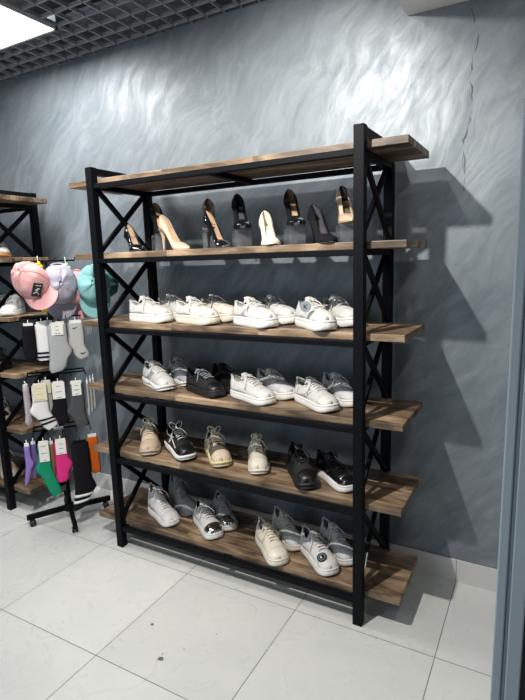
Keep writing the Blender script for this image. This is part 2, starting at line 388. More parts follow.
# ------------------------------------------------------------------ sneakers
PW = [(0, 0), (.012, .33), (.04, .56), (.1, .74), (.2, .81), (.4, .83), (.6, .96), (.74, 1), (.86, .93), (.94, .74), (.985, .42), (1, 0)]
def sneaker(name, label, loc, hd, upper='white', sole='rubber_white', laces='lace_w', accent=None, stripe=None, toe=None, lining='lining_l', L=.285, Wd=.108,
            st=.036, wedge=.0, hc=.062, hv=.056, ht=.03, rows=5, loop=0., chunky=0, high=False, heelcol=None, dangle=True, sole2=None, cat='sneaker', group=None, flip=1):
    t = thing(name, label, cat, loc, math.radians(hd), group)
    Lu = L*.965; wm = Wd/2*.90
    def sz(u): return st+wedge*(1-u)**1.2
    if high:
        HH = [(0, .118), (.06, .123), (.16, .118), (.28, .112), (.38, .094), (.5, .066), (.62, .049), (.78, .038), (.9, .030), (1, .010)]
    else:
        HH = [(0, hc*1.02), (.05, hc*1.08), (.13, hc*.96), (.24, hc*.9), (.34, hv*1.10), (.44, hv*1.02), (.58, hv*.90), (.70, ht*1.42), (.82, ht*1.16), (.92, ht*.92), (.97, ht*.72), (1, .020)]
    o0, o1, gm = (.03, .36, .21) if not high else (.03, .30, .22)
    def gap(u):
        if u <= o0 or u >= o1: return 0.
        k = (u-(o0+o1)/2)/((o1-o0)/2); return gm*math.sqrt(max(0, 1-k*k))
    def S(u, a, off=0.):   # a in 0..1 over the section, right to left
        u = min(max(u, 0), 1); w = wm*interp(PW, u); H = interp(HH, u)
        th = a*PI; ex = 2/2.7
        lean = 1-.30*math.sin(th)**2*(1 if u < .5 else 1-.5*(u-.5)*2)*.9
        y = (w+off)*math.copysign(abs(math.cos(th))**ex, math.cos(th))*lean
        z = (H+off)*abs(math.sin(th))**(2/2.5)
        lx = (u-.5)*Lu+off*(1.2 if u > .9 else 0)-(off*1.2 if u < .03 else 0)
        # heel leans back, collar dip on the sides
        lx -= .010*max(0, 1-u/.12)*math.sin(th)
        if u > .93: lx -= (u-.93)/.07*.005*math.sin(th)
        y += .005*math.sin(PI*min(1, max(0, (u-.3)/.7)))*flip
        return Vector((lx, y, sz(u)-.004+z))
    # upper
    mb = MB(); us = [0, .008, .02, .04]+[.04+.96*k for k in srange(26)[1:]]
    m_ = 10
    for side in (0, 1):
        rowsP = []
        for u in us:
            A = .5-gap(u)
            rowsP.append([S(u, (A*j/m_) if side == 0 else 1-(A*j/m_)) for j in range(m_+1)])
        mb.grid(rowsP)
    mb.build('upper', M[upper], t, True, solid=.0035, off=-1, merge=.0006, mats=[M[upper], M[lining]])
    # insole
    ins = []
    for u in [.04+.34*k/8 for k in range(9)]:
        w = wm*interp(PW, u)*.86; ins.append([Vector(((u-.5)*Lu, w*k, sz(u)+.012)) for k in (-1, -.5, 0, .5, 1)])
    MB().grid(ins).build('insole', M[lining], t, True)
    # sole
    def ring(z0fn, sc, ex=0.):
        R_ = []
        n = 56
        for k in range(n):
            a = 2*PI*k/n; u = (1-math.cos(a))/2; sg = 1 if a < PI else -1
            w = Wd/2*interp(PW, u)*sc
            # chunky soles have a ribbed edge
            rib = (1+.03*math.sin(k*PI*.9)) if chunky else 1
            x = (u-.5)*L*(1+(sc-1)*.5)*1.0
            R_.append(Vector((x, sg*w*rib+.005*math.sin(PI*min(1, max(0, (u-.3)/.7)))*flip, z0fn(u))))
        return R_
    spring = lambda u: .010*max(0, (u-.78)/.22)**2+(.006*max(0, (.08-u)/.08) if chunky else 0)
    if chunky:
        levels = [(0, .90), (.06, .97), (.30, .99), (.34, .93), (.44, .93), (.5, 1.03), (.72, 1.05), (.8, .97), (1, .95)]
    else:
        levels = [(0, .93), (.07, .98), (.25, 1.), (.66, 1.), (.69, .985), (.73, .985), (.76, 1.), (.92, .985), (1, .93)]
    rings = [ring(lambda u, f=f: spring(u)+(sz(u)-spring(u)*.4)*f if f > 0 else spring(u), sc) for f, sc in levels]
    if chunky:   # raised swoops along the side
        for li, r_ in enumerate(rings[4:8]):
            for p in r_: p.z += .006*math.sin(p.x*46+1)*(1 if li in (0, 1, 2) else .3)
    v = []; f = []; fmi = []; n = len(rings[0])
    for r_ in rings: v += [tuple(p) for p in r_]
    for i in range(len(rings)-1):
        for k in range(n): j = (k+1) % n; f.append((i*n+k, i*n+j, (i+1)*n+j, (i+1)*n+k)); fmi.append(1 if (sole2 and i < 2) else 0)
    f.append(tuple(range(n))[::-1]); fmi.append(1 if sole2 else 0)
    f.append(tuple((len(rings)-1)*n+k for k in range(n))); fmi.append(0)
    mk('sole', v, f, None, t, True, 0, [M[sole], M[sole2 or sole]], fmi)
    # surface patches
    def patch(nm, m, u0, u1, a0, a1, off=.0018, nu=8, na=8, sides=(0, 1), parent=t, skew=0., th=.0014, lab=None):
        o = None
        for s in sides:
            b = MB(); rr = []
            for i in range(nu+1):
                k = i/nu; row = []
                for j in range(na+1):
                    q = j/na; aa0 = a0(k) if callable(a0) else a0; aa1 = a1(k) if callable(a1) else a1
                    a = aa0+(aa1-aa0)*q; u = u0+(u1-u0)*k+skew*q
                    row.append(S(u, a if s == 0 else 1-a, off))
                rr.append(row)
            b.grid(rr)
            o = b.build(nm, M[m], parent, True, solid=th, off=0, merge=.0005)
            if lab: o['label'] = lab
        return o
    ac = accent or upper
    ue = .67 if not high else .70
    us0 = .35 if not high else .29
    patch('eyestay', ac, us0, ue, lambda k: .27+.04*k, lambda k: .405+.03*k, .002)
    patch('toe_cap', toe or ac, .80, 1., .02, .98, .0016, 8, 16, (0,), lab=('mirror-bright silver toe cap' if toe == 'silver' else None))
    patch('heel_counter', heelcol or ac, 0., .17, .02, lambda k: .44-.22*k, .002, 8, 8)
    patch('quarter_panel', ac, .17, .5, .02, lambda k: .15+.1*math.sin(k*PI), .0014, 8, 4)
    if stripe:
        for k in range(2 if stripe[1] == 2 else 1):
            [patch('side_stripe', stripe[0], .34+k*.08, .40+k*.08, .05, .27, .003, 2, 8, skew=.10, sides=(q_,)) for q_ in (0, 1)]
        if stripe[1] == 3:
            patch('side_stripe', stripe[0], .10, .74, lambda k: .24-.12*k, lambda k: .29-.13*k, .0035, 18, 2)
    # tongue
    tg = []
    zt = .024 if not high else .02
    base = S(us0+.07, .5, .004)
    for i in range(8):
        k = i/7
        u = us0+.22-.24*k
        c = S(max(u, us0-.02), .5, .003)
        if k > .55: c = S(us0+.05, .5, .003)+Vector((-.028*(k-.55)/.45, 0, (zt+.004)*(k-.55)/.45))
        hw = .014+.006*k
        tg.append([c+Vector((-.003*abs(q)**2, hw*q, -.005*q*q)) for q in (-1, -.6, 0, .6, 1)])
    tn = MB().grid(tg).build('tongue', M[ac], t, True, solid=.005, off=0, sub=1)
    # laces
    lb = MB(); r0 = .0027
    n = rows
    for i in range(n):
        u = us0+.035+(ue-us0-.05)*i/(n-1)
        for sk_ in ((0, .0), (0, .022)):
            pts = []
            for j in range(9):
                q = j/8; a = .36+.28*q; pts.append(S(u+(sk_[1])*(q-.5)*(1 if i % 2 else -1), a, .0065+.002*math.sin(PI*q)))
            lb.tube(pts, r0, 5, flat=.8)
    lb.build('lace', M[laces], t, True)
    k0 = S(us0+.045, .5, .012)
    lo = MB()
    rz = random.Random(hash(label) % 1000 if False else int(abs(loc[0])*1000+loc[2]*77))
    for s in (-1, 1):
        R0 = .026+.01*rz.random()
        lp_ = []
        for i in range(13):
            a = 2*PI*i/12
            d = (1-math.cos(a))/2
            lp_.append(k0+Vector((-.010*d*(1-loop*8)+.007*math.sin(a), s*(R0*d*(1-.45*min(1, loop*18))+.002), .003+(-.012*d*d+.010*math.sin(PI*d)) if loop <= 0 else .002+loop*d+.01*math.sin(a)*s*.3)))
        if loop > 0:
            dv = Vector((-.25, s*.75, .75)).normalized(); pv = Vector((0, .7, -.7*s)).normalized(); R1 = loop+.012*rz.random()
            lp_ = [k0+dv*(R1*(1-math.cos(2*PI*i/16))/2)+pv*(R1*.30*math.sin(2*PI*i/16)) for i in range(17)]
        lo.tube(lp_, r0*.85, 5)
        if dangle:
            ln = .05+.02*rz.random(); e0 = k0
            lo.tube([e0, e0+Vector((.008, s*.014, .004)), e0+Vector((.018, s*.028, -.006)), e0+Vector((.024+.01*rz.random(), s*.040, -.022)), e0+Vector((.03, s*.046, -.022-ln*.4))], r0*.8, 5)
    if loop > 0 or True:
        lo.tube([k0+Vector((0, -.005, .002)), k0+Vector((0, 0, .005)), k0+Vector((0, .005, .002))], .0045, 6)
    lo.build('lace_bow', M[laces], t, True)
    # heel pull tab
    hp = S(.0, .5, 0)
    MB().box((-.002, -.009, -.03), (.003, .009, .008), Matrix.Translation(hp+Vector((-.001, 0, 0)))).build('heel_tab', M[heelcol or ac], t, bevel=.0015)
    t['_s'] = 1
    del t['_s']
    return t, S, patch

# ------------------------------------------------------------------ pumps
PP = [(0, 0), (.015, .42), (.05, .64), (.12, .76), (.3, .70), (.5, .76), (.68, 1), (.8, .86), (.9, .56), (.965, .27), (1, .0)]
def pump(label, loc, hd, m='patent', lining='taupe', heel='stiletto', hh=.095, Lx=.2, Wd=.084, plat=0., pointed=True, toe=None, group=None):
    t = thing('high_heel_pump', label, 'high heel', loc, math.radians(hd), group)
    def zb(s):
        k = min(1, max(0, (.70-s)/.58)); return .003+plat+hh*(k*k*(3-2*k))+(.003*max(0, s-.9)*10)
    HH = [(0, .070), (.05, .066), (.15, .054), (.3, .038), (.45, .029), (.56, .026), (.66, .034), (.76, .029), (.88, .019), (.96, .012), (1, .005)]
    def A(s):
        if s >= .66: return .5
        if s < .12: return .36+.09*(1-s/.12)
        if s > .48: return .36+.14*((s-.48)/.18)**2.2
        return .36
    def S(s, a, off=0.):
        w = Wd/2*interp(PP, s)+off; H = interp(HH, s)+off; th = a*PI
        y = w*math.copysign(abs(math.cos(th))**(2/2.4), math.cos(th)); z = H*abs(math.sin(th))**(2/2.2)
        # bulge of the heel cup
        x = (s-.5)*Lx-(.006*max(0, 1-s/.1)*math.sin(th*1.0)*(1-math.sin(th)*.6))+off*(1 if s > .95 else 0)
        return Vector((x, y, zb(s)+z))
    us = [0, .006, .02]+[.02+.98*k for k in srange(30)[1:]]
    mb = MB(); mm = 9
    for side in (0, 1):
        mb.grid([[S(u, A(u)*j/mm if side == 0 else 1-A(u)*j/mm) for j in range(mm+1)] for u in us])
    mb.build('upper', M[m], t, True, solid=.0022, off=-1, merge=.0006, mats=[M[m], M[lining]])
    MB().grid([[Vector(((u-.5)*Lx, q*Wd/2*interp(PP, u)*.95, zb(u)+.0025)) for q in (-1, -.5, 0, .5, 1)] for u in [.01+.75*k/16 for k in range(17)]]).build('insole', M[lining], t, True)
    # sole: thin slab following the arch
    sv = MB()
    for z_lo, z_hi in ((-.003-plat, .001),):
        rowsT = []
        for u in us:
            fr = min(1, max(0, (u-.5)/.18)); dz = -.003-plat*fr
            w = Wd/2*interp(PP, u)*.97; x = (u-.5)*Lx; z = zb(u)
            rowsT.append([Vector((x, -w, z+.001)), Vector((x, w, z+.001)), Vector((x, w, z+dz)), Vector((x, -w, z+dz)), Vector((x, -w, z+.001))])
        sv.grid(rowsT)
    sv.build('sole', M['patent' if plat else 'lining'] if m != 'nude' else M['taupe'], t, False, merge=.0004)
    # heel
    zt = zb(.07); pts = []; rs = []
    xh = (.075-.5)*Lx
    for i in range(9):
        k = i/8; pts.append((xh-.004+.010*(1-k)**2*0-.004*k, 0, (zt-.001)*(1-k)+.0)); 
        rs.append((.020*(1-k)**3+.0052) if heel == 'stiletto' else .021-.004*k)
    MB().tube(pts, rs, 10).build('heel', M[m], t, True)
    if toe:
        MB().grid([[S(.80+.2*i/6, .05+.9*j/10, .0014) for j in range(11)] for i in range(7)]).build('toe_cap', M[toe], t, True)
    return t

def riser(label, x, y, hd, h=.082, w=.075, d=.10):
    t = thing('display_riser', label, 'display stand', (x, y, Z[1]), math.radians(hd), 'clear acrylic shoe risers on the second shelf')
    T_ = .005
    MB().box((-d/2, -w/2, h-T_), (d/2, w/2, h)).build('top_plate', M['acrylic'], t, bevel=.0008)
    for s in (-1, 1):
        MB().box((s*(d/2-T_/2)-T_/2, -w/2, 0), (s*(d/2-T_/2)+T_/2, w/2, h-T_)).build('side_plate', M['acrylic'], t, bevel=.0008)
    return t

z2 = Z[1]+.0005
G2 = 'high heel pumps on the second shelf'
RH = .0825
pump('shiny black patent pump, leftmost on the second shelf', (.184, .115, z2), -30, 'patent', hh=.07, toe=None, group=G2)
riser('clear acrylic riser under the black pump left of the beige pump', .275, .205, -38)
pump('black suede pump on a riser behind the beige pump', (.275, .205, z2+RH), -38, 'suede_black', 'taupe', group=G2)
pump('beige patent stiletto pump near the left end of the second shelf', (.440, .112, z2), -14, 'nude', 'nude', hh=.10, Lx=.20, group=G2)
riser('clear acrylic riser under the dark olive pump', .568, .222, -52)
pump('dark olive-grey pump with taupe lining, raised behind the shiny black stiletto', (.568, .222, z2+RH), -52, 'olive', 'taupe', group=G2)
pump('shiny black patent stiletto pump right of the beige pump', (.672, .135, z2), -24, 'patent', 'taupe', hh=.105, Lx=.20, group=G2)
riser('clear acrylic riser under the black pump left of the cream pump', .745, .215, -50)
pump('black platform pump raised on a riser, left of the cream pump', (.745, .215, z2+RH), -50, 'suede_black', 'lining', toe='patent', plat=.006, group=G2)
pump('cream patent pump standing between two raised black pumps', (.942, .115, z2), -52, 'creamp', 'creamp', hh=.085, group=G2)
riser('clear acrylic riser under the black pump right of the cream pump', 1.005, .235, -52)
pump('black pump with glossy toe raised on a riser right of the cream pump', (1.005, .235, z2+RH), -52, 'suede_black', 'taupe', toe='patent', plat=.006, group=G2)
pump('matte black suede pump standing low near the right post', (1.19, .110, z2), -46, 'suede_black', 'lining', hh=.095, Wd=.09, Lx=.215, group=G2)
riser('clear acrylic riser half hidden by the right post', 1.245, .24, -60)
pump('two-tone pump with beige toe and dark lining, raised beside the right post', (1.245, .24, z2+RH), -58, 'nude', 'olive', heel='block', group=G2)

e = .0005
# third shelf: chunky white trainers in four pairs
G3 = 'white platform trainers on the third shelf'; z3 = Z[2]+e
wk = dict(st=.042, hc=.060, hv=.058, ht=.034, group=G3)
sneaker('sneaker', 'white platform trainer at the front left end of the third shelf', (.253, .113, z3), -9, accent='white', **wk)
sneaker('sneaker', 'white platform trainer behind the leftmost one of the third shelf', (.30, .262, z3), -16, flip=-1, **wk)
sneaker('sneaker', 'off-white platform trainer, second front shoe from the left on the third shelf', (.538, .115, z3), -17, upper='cream', sole='rubber_cream', accent='white', **wk)
sneaker('sneaker', 'cream trainer mostly hidden behind the second front shoe of the third shelf', (.575, .255, z3), -22, upper='cream', sole='rubber_cream', laces='lace_g', flip=-1, **wk)
sneaker('sneaker', 'white trainer with pale grey side panel, third front shoe on the third shelf', (.857, .115, z3), -26, upper='white2', accent='white', stripe=('grey2', 1), **wk)
sneaker('sneaker', 'white trainer with grey heel and grey laces behind the third front shoe', (.895, .262, z3), -30, upper='white', heelcol='grey', laces='lace_g', stripe=('grey2', 1), flip=-1, **wk)
kk, S_, _ = sneaker('sneaker', 'white platform trainer with a round grey tag, front right on the third shelf', (1.142, .125, z3), -42, accent='white', **wk)
c0 = S_(.52, .80, .014)
tagd = MB().tube([c0, c0+Vector((0, -.0026, 0))], .023, 24); td = tagd.build('round_tag', M['grey'], kk); td['label'] = 'round grey hang tag with a dark letter'
td.data.transform(Matrix.Translation(-c0)); td.data.transform(Matrix.Rotation(math.radians(48), 4, 'Z')); td.location = c0+Vector((.050, -.022, .016))
# letter on the tag
lm = MB(); 
for a, b in (((-.006, -.009), (-.006, .009)), ((-.005, 0), (.007, .009)), ((-.005, 0), (.007, -.009))): lm.bar((a[0], -.003, a[1]), (b[0], -.003, b[1]), .0012, .003, (0, 1, 0))
lt = lm.build('tag_letter', M['ink'], td); lt.data.transform(Matrix.Rotation(math.radians(48), 4, 'Z'))
sneaker('sneaker', 'white trainer behind the tagged one at the right end of the third shelf', (1.205, .268, z3), -42, upper='white2', accent='white', laces='lace_w', flip=-1, **wk)

# fourth shelf
G4 = 'trainers on the fourth shelf'; z4 = Z[3]+e
sneaker('sneaker', 'white chunky dad trainer with ribbed sole, leftmost on the fourth shelf', (.240, .150, z4), -27, upper='white2', accent='white', st=.03, wedge=.014, chunky=1, hc=.066, hv=.064, ht=.036, rows=6, stripe=('grey2', 2), group=G4)
sneaker('sneaker', 'white chunky trainer with shade in its pale and grey colours, behind the leftmost one of the fourth shelf', (.295, .285, z4), -30, upper='pale', accent='grey2', laces='lace_g', st=.03, wedge=.014, chunky=1, hc=.066, hv=.064, ht=.036, rows=6, flip=-1, group=G4)  # mate of the front white shoe, toned down for shade
bk = dict(sole='rubber_black', lining='lining', st=.036, hc=.062, hv=.058, ht=.032, group=G4)
sneaker('sneaker', 'black leather trainer at the front of the fourth shelf', (.547, .138, z4), -23, upper='black2', accent='black', laces='lace_g', **bk)
sneaker('sneaker', 'black suede trainer behind the front black trainer', (.60, .262, z4), -32, upper='suede_black', accent='suede_black', laces='lace_b', flip=-1, **bk)
w4 = dict(st=.036, hc=.062, hv=.056, ht=.031, group=G4)
sneaker('sneaker', 'white leather trainer in front between the black pair and the right-hand pair', (.827, .120, z4), -22, accent='white', upper='white2', **w4)
sneaker('sneaker', 'white trainer with shade in its colour, behind the middle white trainer of the fourth shelf', (.885, .252, z4), -28, upper='pale', accent='pale', laces='lace_w', flip=-1, **w4)  # white shoe, shade carried by the pale upper
sneaker('sneaker', 'white trainer with side stripes, front right on the fourth shelf', (1.132, .150, z4), -35, upper='white2', accent='white', stripe=('white', 2), **w4)
sneaker('sneaker', 'white trainer with shade in its colour, at the right end of the fourth shelf, by the post', (1.205, .272, z4), -40, upper='pale', accent='pale', laces='lace_w', flip=-1, **w4)  # back shoe of a white pair, shade painted in

# fifth shelf
G5 = 'single trainers with tied laces on the fifth shelf'; z5 = Z[4]+e
c5 = dict(chunky=1, st=.034, wedge=.016, hc=.068, hv=.072, ht=.038, rows=6, group=G5)
sneaker('sneaker', 'beige chunky trainer facing forward, leftmost on the fifth shelf', (.150, .152, z5), -50, upper='beige2', accent='beige', sole='rubber_beige', laces='lace_c', toe='beige', loop=.03, **c5)
sneaker('sneaker', 'black trainer with white wavy line and thick white sole', (.352, .152, z5), -32, upper='black2', accent='black', sole='rubber_white', sole2='rubber_black', laces='lace_w', lining='lining', toe='black', stripe=('white', 3), loop=.045, **c5)
sneaker('sneaker', 'beige and olive trainer with pale yellow sole', (.573, .178, z5), -44, upper='olive', accent='beige2', sole='yellow', sole2='rubber_beige', laces='lace_c', lining='lining', toe='beige2', stripe=('yellow', 1), loop=.04, **c5)
sneaker('sneaker', 'cream knit trainer with loosely tied laces, toe to the front', (.805, .188, z5), -58, upper='cream2', accent='cream', sole='rubber_cream', laces='lace_c', loop=.03, Wd=.1, **{**c5, 'L': .26, 'st': .03})
sneaker('sneaker', 'all-black chunky trainer with ribbed sole left of the patent one', (1.059, .145, z5), -50, upper='black2', accent='black', sole='rubber_black', laces='lace_b', lining='lining', loop=.02, **c5)
sneaker('sneaker', 'black patent trainer with silver toe and white sole by the right post', (1.209, .185, z5), -38, upper='patent', accent='patent', toe='patent', sole='rubber_white', laces='lace_b', lining='lining', st=.034, hc=.062, hv=.056, ht=.034, dangle=False, group=G5)[2]('silver_trim', 'silver', .80, .87, .2, .8, .003, 4, 12, (0,))

# bottom shelf
G6 = 'trainers on the bottom shelf'; z6 = Z[5]+e
sneaker('high_top_sneaker', 'white high-top trainer on thick sole, leftmost on the bottom shelf', (.215, .146, z6), -24, high=True, accent='white', st=.036, rows=7, L=.27, loop=0, group=G6)
sneaker('high_top_sneaker', 'white high-top trainer with shade in its blue-grey colour, behind the white high-top', (.24, .292, z6), -27, high=True, upper='grey2', accent='grey2', sole='grey2', laces='lace_g', rows=7, L=.27, flip=-1, group=G6)  # same white high-top, shaded by its grey colour
p6 = dict(st=.036, hc=.064, hv=.058, ht=.032, group=G6)
sneaker('sneaker', 'white trainer with a mirror silver toe on the bottom shelf', (.499, .163, z6), -35, accent='white', toe='silver', lining='lining', laces='lace_w', heelcol='silver', **p6)
sneaker('sneaker', 'white trainer with a silver toe and shade in its blue-grey colour, behind the white silver-toed one', (.535, .275, z6), -43, upper='grey2', accent='grey2', toe='silver', lining='lining', laces='lace_g', flip=-1, **p6)  # grey upper paints the shade on a white shoe
sneaker('sneaker', 'cream trainer with cream sole, front of the bottom shelf', (.903, .118, z6), -42, upper='cream', accent='cream', sole='rubber_cream', laces='lace_c', heelcol='white', **p6)
sneaker('sneaker', 'cream trainer with shade in its pale upper, behind the front cream one', (.925, .262, z6), -40, upper='pale', accent='pale', sole='rubber_cream', laces='lace_c', flip=-1, **p6)  # second shoe of the cream pair, shade in the upper colour
kk, S_, _ = sneaker('sneaker', 'white trainer with a round black badge on its side, front right of the bottom shelf', (1.136, .150, z6), -40, accent='white', lining='grey', **p6)
# round badge on the outer toe side
def badge(S_, u, a, kk):
    c = S_(u, a, .004); du = (S_(u+.02, a, .004)-S_(u-.02, a, .004)).normalized(); da = (S_(u, a+.02, .004)-S_(u, a-.02, .004)).normalized()
    n = du.cross(da).normalized(); n = n if n.z > 0 else -n
    mt = Matrix((du, da, n)).transposed().to_4x4(); mt.translation = c
    b = MB().tube([mt @ Vector((0, 0, -.003)), mt @ Vector((0, 0, .0025))], .023, 24).build('round_badge', M['black'], kk); b['label'] = 'round black badge with a small white figure'
    rg = MB(); rg.tube([mt @ Vector((.0155*math.cos(k*PI/12), .0155*math.sin(k*PI/12), .0028)) for k in range(25)], .0006, 4, False)
    rg.tube([mt @ Vector((-.006, .002, .003)), mt @ Vector((-.001, .005, .003)), mt @ Vector((.004, .001, .003))], .0026, 6)
    rg.tube([mt @ Vector((.0, .004, .003)), mt @ Vector((.006, .006, .003))], .0018, 6)
    rg.build('badge_emblem', M['plastic_w'], b)
badge(S_, .80, .66, kk)
sneaker('sneaker', 'white trainer with shade in its colour, at the right end of the bottom shelf, by the post', (1.19, .262, z6), -42, upper='pale', accent='pale', laces='lace_w', flip=-1, **p6)  # mate of the badged white shoe, shade painted in its leather

wstrip = MB().bar((1.3765, .138, .263), (1.3765, .088, .184), .0015, .013, (1, 0, 0)).build('white_strip', M['card'])  # thin white bar along the inner cross brace
tag(wstrip, 'white strip along the right-hand cross brace above the bottom shelf', 'tag')

# ------------------------------------------------------------------ shoes on the left rack
GL = 'shoes on the left rack'
sneaker('sneaker', 'white speckled trainer with tan sole on the left rack, just above the caps', (-1.01, .19, Z[1]+e), -30, upper='white', accent='white2', sole='tan', heelcol='white', st=.03, group=GL)
sneaker('sneaker', 'black trainer with white laces on the left rack, behind the pink cap', (-1.16, .27, Z[2]+e), -20, upper='black', accent='black', sole='rubber_black', laces='lace_w', lining='lining', group=GL)
sneaker('sneaker', 'grey and white trainer on the left rack, below the pink cap', (-.905, .165, Z[2]+e), -52, upper='grey2', accent='white', sole='rubber_white', group=GL)
sneaker('sneaker', 'black trainer on the dim fourth shelf of the left rack', (-1.10, .17, Z[3]+e), -30, upper='black2', accent='black', sole='rubber_black', laces='lace_b', lining='lining', group=GL)
sneaker('sneaker', 'cream trainer with dark spots and loose laces on the left rack', (-1.16, .17, Z[4]+e), -40, upper='cream', accent='black2', sole='rubber_cream', laces='lace_c', loop=.03, group=GL)
sneaker('high_top_sneaker', 'beige high-top boot on the lowest shelf of the left rack', (-1.17, .17, Z[5]+e), -30, upper='beige', accent='beige2', sole='rubber_cream', laces='lace_c', high=True, group=GL)

# ------------------------------------------------------------------ rotating sock stand
AN = math.radians(51.9); SO = Vector((-.51, .12, 0)); RT = Vector((math.cos(AN), math.sin(AN), 0)); FRN = Vector((math.sin(AN), -math.cos(AN), 0))
def sp(a, off, z): return SO+RT*a+FRN*off+Vector((0, 0, z))
st = thing('display_stand', 'black rotating display stand on castors hung with socks and caps', 'stand', tuple(SO), AN)
MB().tube([(0, 0, .06), (0, 0, 1.56)], .013, 12).build('pole', M['black_metal'], st, True)
MB().tube([(0, 0, .045), (0, 0, .085)], .032, 16).build('hub', M['black_metal'], st, True, bevel=.003)
for k, ang in enumerate([-34, -122, 146, 58]):
    a = math.radians(ang)-AN; dx, dy = math.cos(a), math.sin(a)
    lg = MB().bar((0, 0, .066), (dx*.245, dy*.245, .058), .030, .024, (0, 0, 1)); lg.build('foot_bar', M['black_metal'], st, bevel=.002)
    c = Vector((dx*.215, dy*.215, 0)); cs = MB()
    q = Vector((-dy, dx, 0))
    for s in (-1, 1): cs.tube([c+q*(s*.006)+Vector((0, 0, .019)), c+q*(s*.016)+Vector((0, 0, .019))], .0185, 16)
    ca = cs.build('castor', M['rubber_black'], st, True)
    MB().tube([c+Vector((0, 0, .018)), c+Vector((0, 0, .05))], .008, 8).build('castor_stem', M['black_metal'], ca, True)
TIER = [1.565, 1.248, .915, .585]
for ti, z in enumerate(TIER):
    hw = .155
    b = MB().bar((-hw, -.03, z), (hw, -.03, z), .008, .008, (0, 0, 1)); b.bar((-hw, .06, z), (hw, .06, z), .008, .008, (0, 0, 1))
    for s in (-1, 1): b.bar((s*hw, -.03, z), (s*hw, .06, z), .008, .008, (0, 0, 1))
    b.bar((0, -.03, z), (0, .06, z), .008, .008, (0, 0, 1))
    b.build('tier_frame', M['black_metal'], st)
    n = 5 if ti else 4
    for k in range(n):
        x = -hw+2*hw*k/(n-1)
        MB().tube([(x, -.03, z), (x, -.15, z+.004), (x, -.17, z+.016)], .0028, 6).build('peg', M['black_metal'], st, True)

# socks: outline in local x (sideways) and z (down), hanging from the origin
def sock_outline(w, h, foot, turn, kink=.68):
    # leg of width w, then the foot turns sideways by 'turn'
    L_ = []; R_ = []
    n = 14
    for i in range(n+1):
        k = i/n; z = -h*k
        cx = turn*max(0, (k-kink)/(1-kink))**1.3
        ww = w*(1+.05*math.sin(PI*k))/2
        f_ = max(0, (k-kink)/(1-kink)); ww *= 1-.10*f_
        if k > .93: ww *= 1-.30*(k-.93)/.07
        hb = foot*math.exp(-((k-kink)/.10)**2)*.75
        sg = 1 if turn >= 0 else -1
        l = cx-ww-(hb if sg > 0 else 0); r = cx+ww+(hb if sg < 0 else 0)
        L_.append((l, z-max(0, -turn)*.6*f_)); R_.append((r, z+max(0, turn)*.6*f_))
    return L_+R_[::-1]
def sock(label, a, off, ztop, w, h, m, turn=.0, foot=.01, kink=.68, stripes=None, card=None, stripe_m='k_black', swoosh=None, thick=.016, yaw=0., hook='plastic_w', grp=None, tilt=0., n_lines=3):
    t = thing('sock_pair', label, 'socks', tuple(sp(a, off, ztop)), AN+yaw, grp); t.rotation_euler[1] = tilt
    pts = sock_outline(w, h, foot, turn, kink)
    b = MB(); nn = len(pts)//2
    rowsF = []
    for sgn in (1, -1):
        rr = []
        for i in range(nn):
            l = pts[i]; r = pts[len(pts)-1-i]; row = []
            for j in range(9):
                q = j/8; x = l[0]+(r[0]-l[0])*q; z = l[1]+(r[1]-l[1])*q
                prof = (1-(2*q-1)**4)*(1 if i not in (0, nn-1) else .5)
                wob = noise.noise(Vector((x*40+a*9, z*25, sgn)))*.003
                row.append(Vector((x, -sgn*(thick/2*prof)+wob*prof, z)))
            rr.append(row)
        b.grid(rr)
    # close top and bottom
    b.build('sock', M[m], t, True, merge=.0015)
    def front(q, k):      # point on the front face
        i = min(nn-1, max(0, k*(nn-1))); i0 = int(i); i1 = min(nn-1, i0+1); f_ = i-i0
        lx = pts[i0][0]*(1-f_)+pts[i1][0]*f_; lz = pts[i0][1]*(1-f_)+pts[i1][1]*f_
        rx = pts[-1-i0][0]*(1-f_)+pts[-1-i1][0]*f_; rz = pts[-1-i0][1]*(1-f_)+pts[-1-i1][1]*f_
        return Vector((lx+(rx-lx)*q, -(thick/2)*(1-(2*q-1)**4)-.0035, lz+(rz-lz)*q))
    if stripes:
        for (k0, k1) in stripes:
            MB().grid([[front(q/8, k0+(k1-k0)*i) for q in range(9)] for i in (0, 1)]).build('stripe', M[stripe_m], t, True, solid=.002, off=0)
    if swoosh:
      for q0, k0, s in swoosh:
        c = front(q0, k0)
        up = [(-1, .35), (-.75, -.15), (-.5, -.3), (-.2, -.25), (1, .45), (-.15, .0), (-.45, -.05), (-.72, .05)]
        MB().prism([(c.x+x*s, c.z+z_*s) for x, z_ in up], .0012, Matrix.Translation((0, c.y-.001, 0))).build('curved_tick_logo', M['ink'], t)
    if card:
        cm, ch = card[0], card[1]; cw = card[2] if len(card) > 2 else w*.85
        y = -thick/2-.006
        c = MB().prism([(-cw/2, .010), (cw/2, .010), (cw/2, -ch), (-cw/2, -ch)], .0012, Matrix.Translation((0, y, 0))).build('label_card', M[cm], t)
        li = MB(); q = random.Random(int(abs(a)*1000))
        for i in range(n_lines):
            zz = -.012-(ch-.02)*i/max(1, n_lines-1); ww = cw*(.2+.5*q.random())
            li.box((-ww/2, y-.0014, zz-.0012), (ww/2, y-.0007, zz+.0012))
        li.build('card_print', M['gold' if cm == 'card_c' else 'ink'], c)
    hk = MB().box((-w*.38, -.005, -.004), (w*.38, .005, .014)); hk.tube([(0, 0, .008), (0, 0, .022), (0, .006, .030), (0, .014, .026)], .0022, 6)
    hk.build('hanger_clip', M[hook], t)
    return t
GA, GB_, GC = 'socks on the upper sock tier', 'socks on the middle sock tier', 'socks on the lowest sock tier'
F = .13
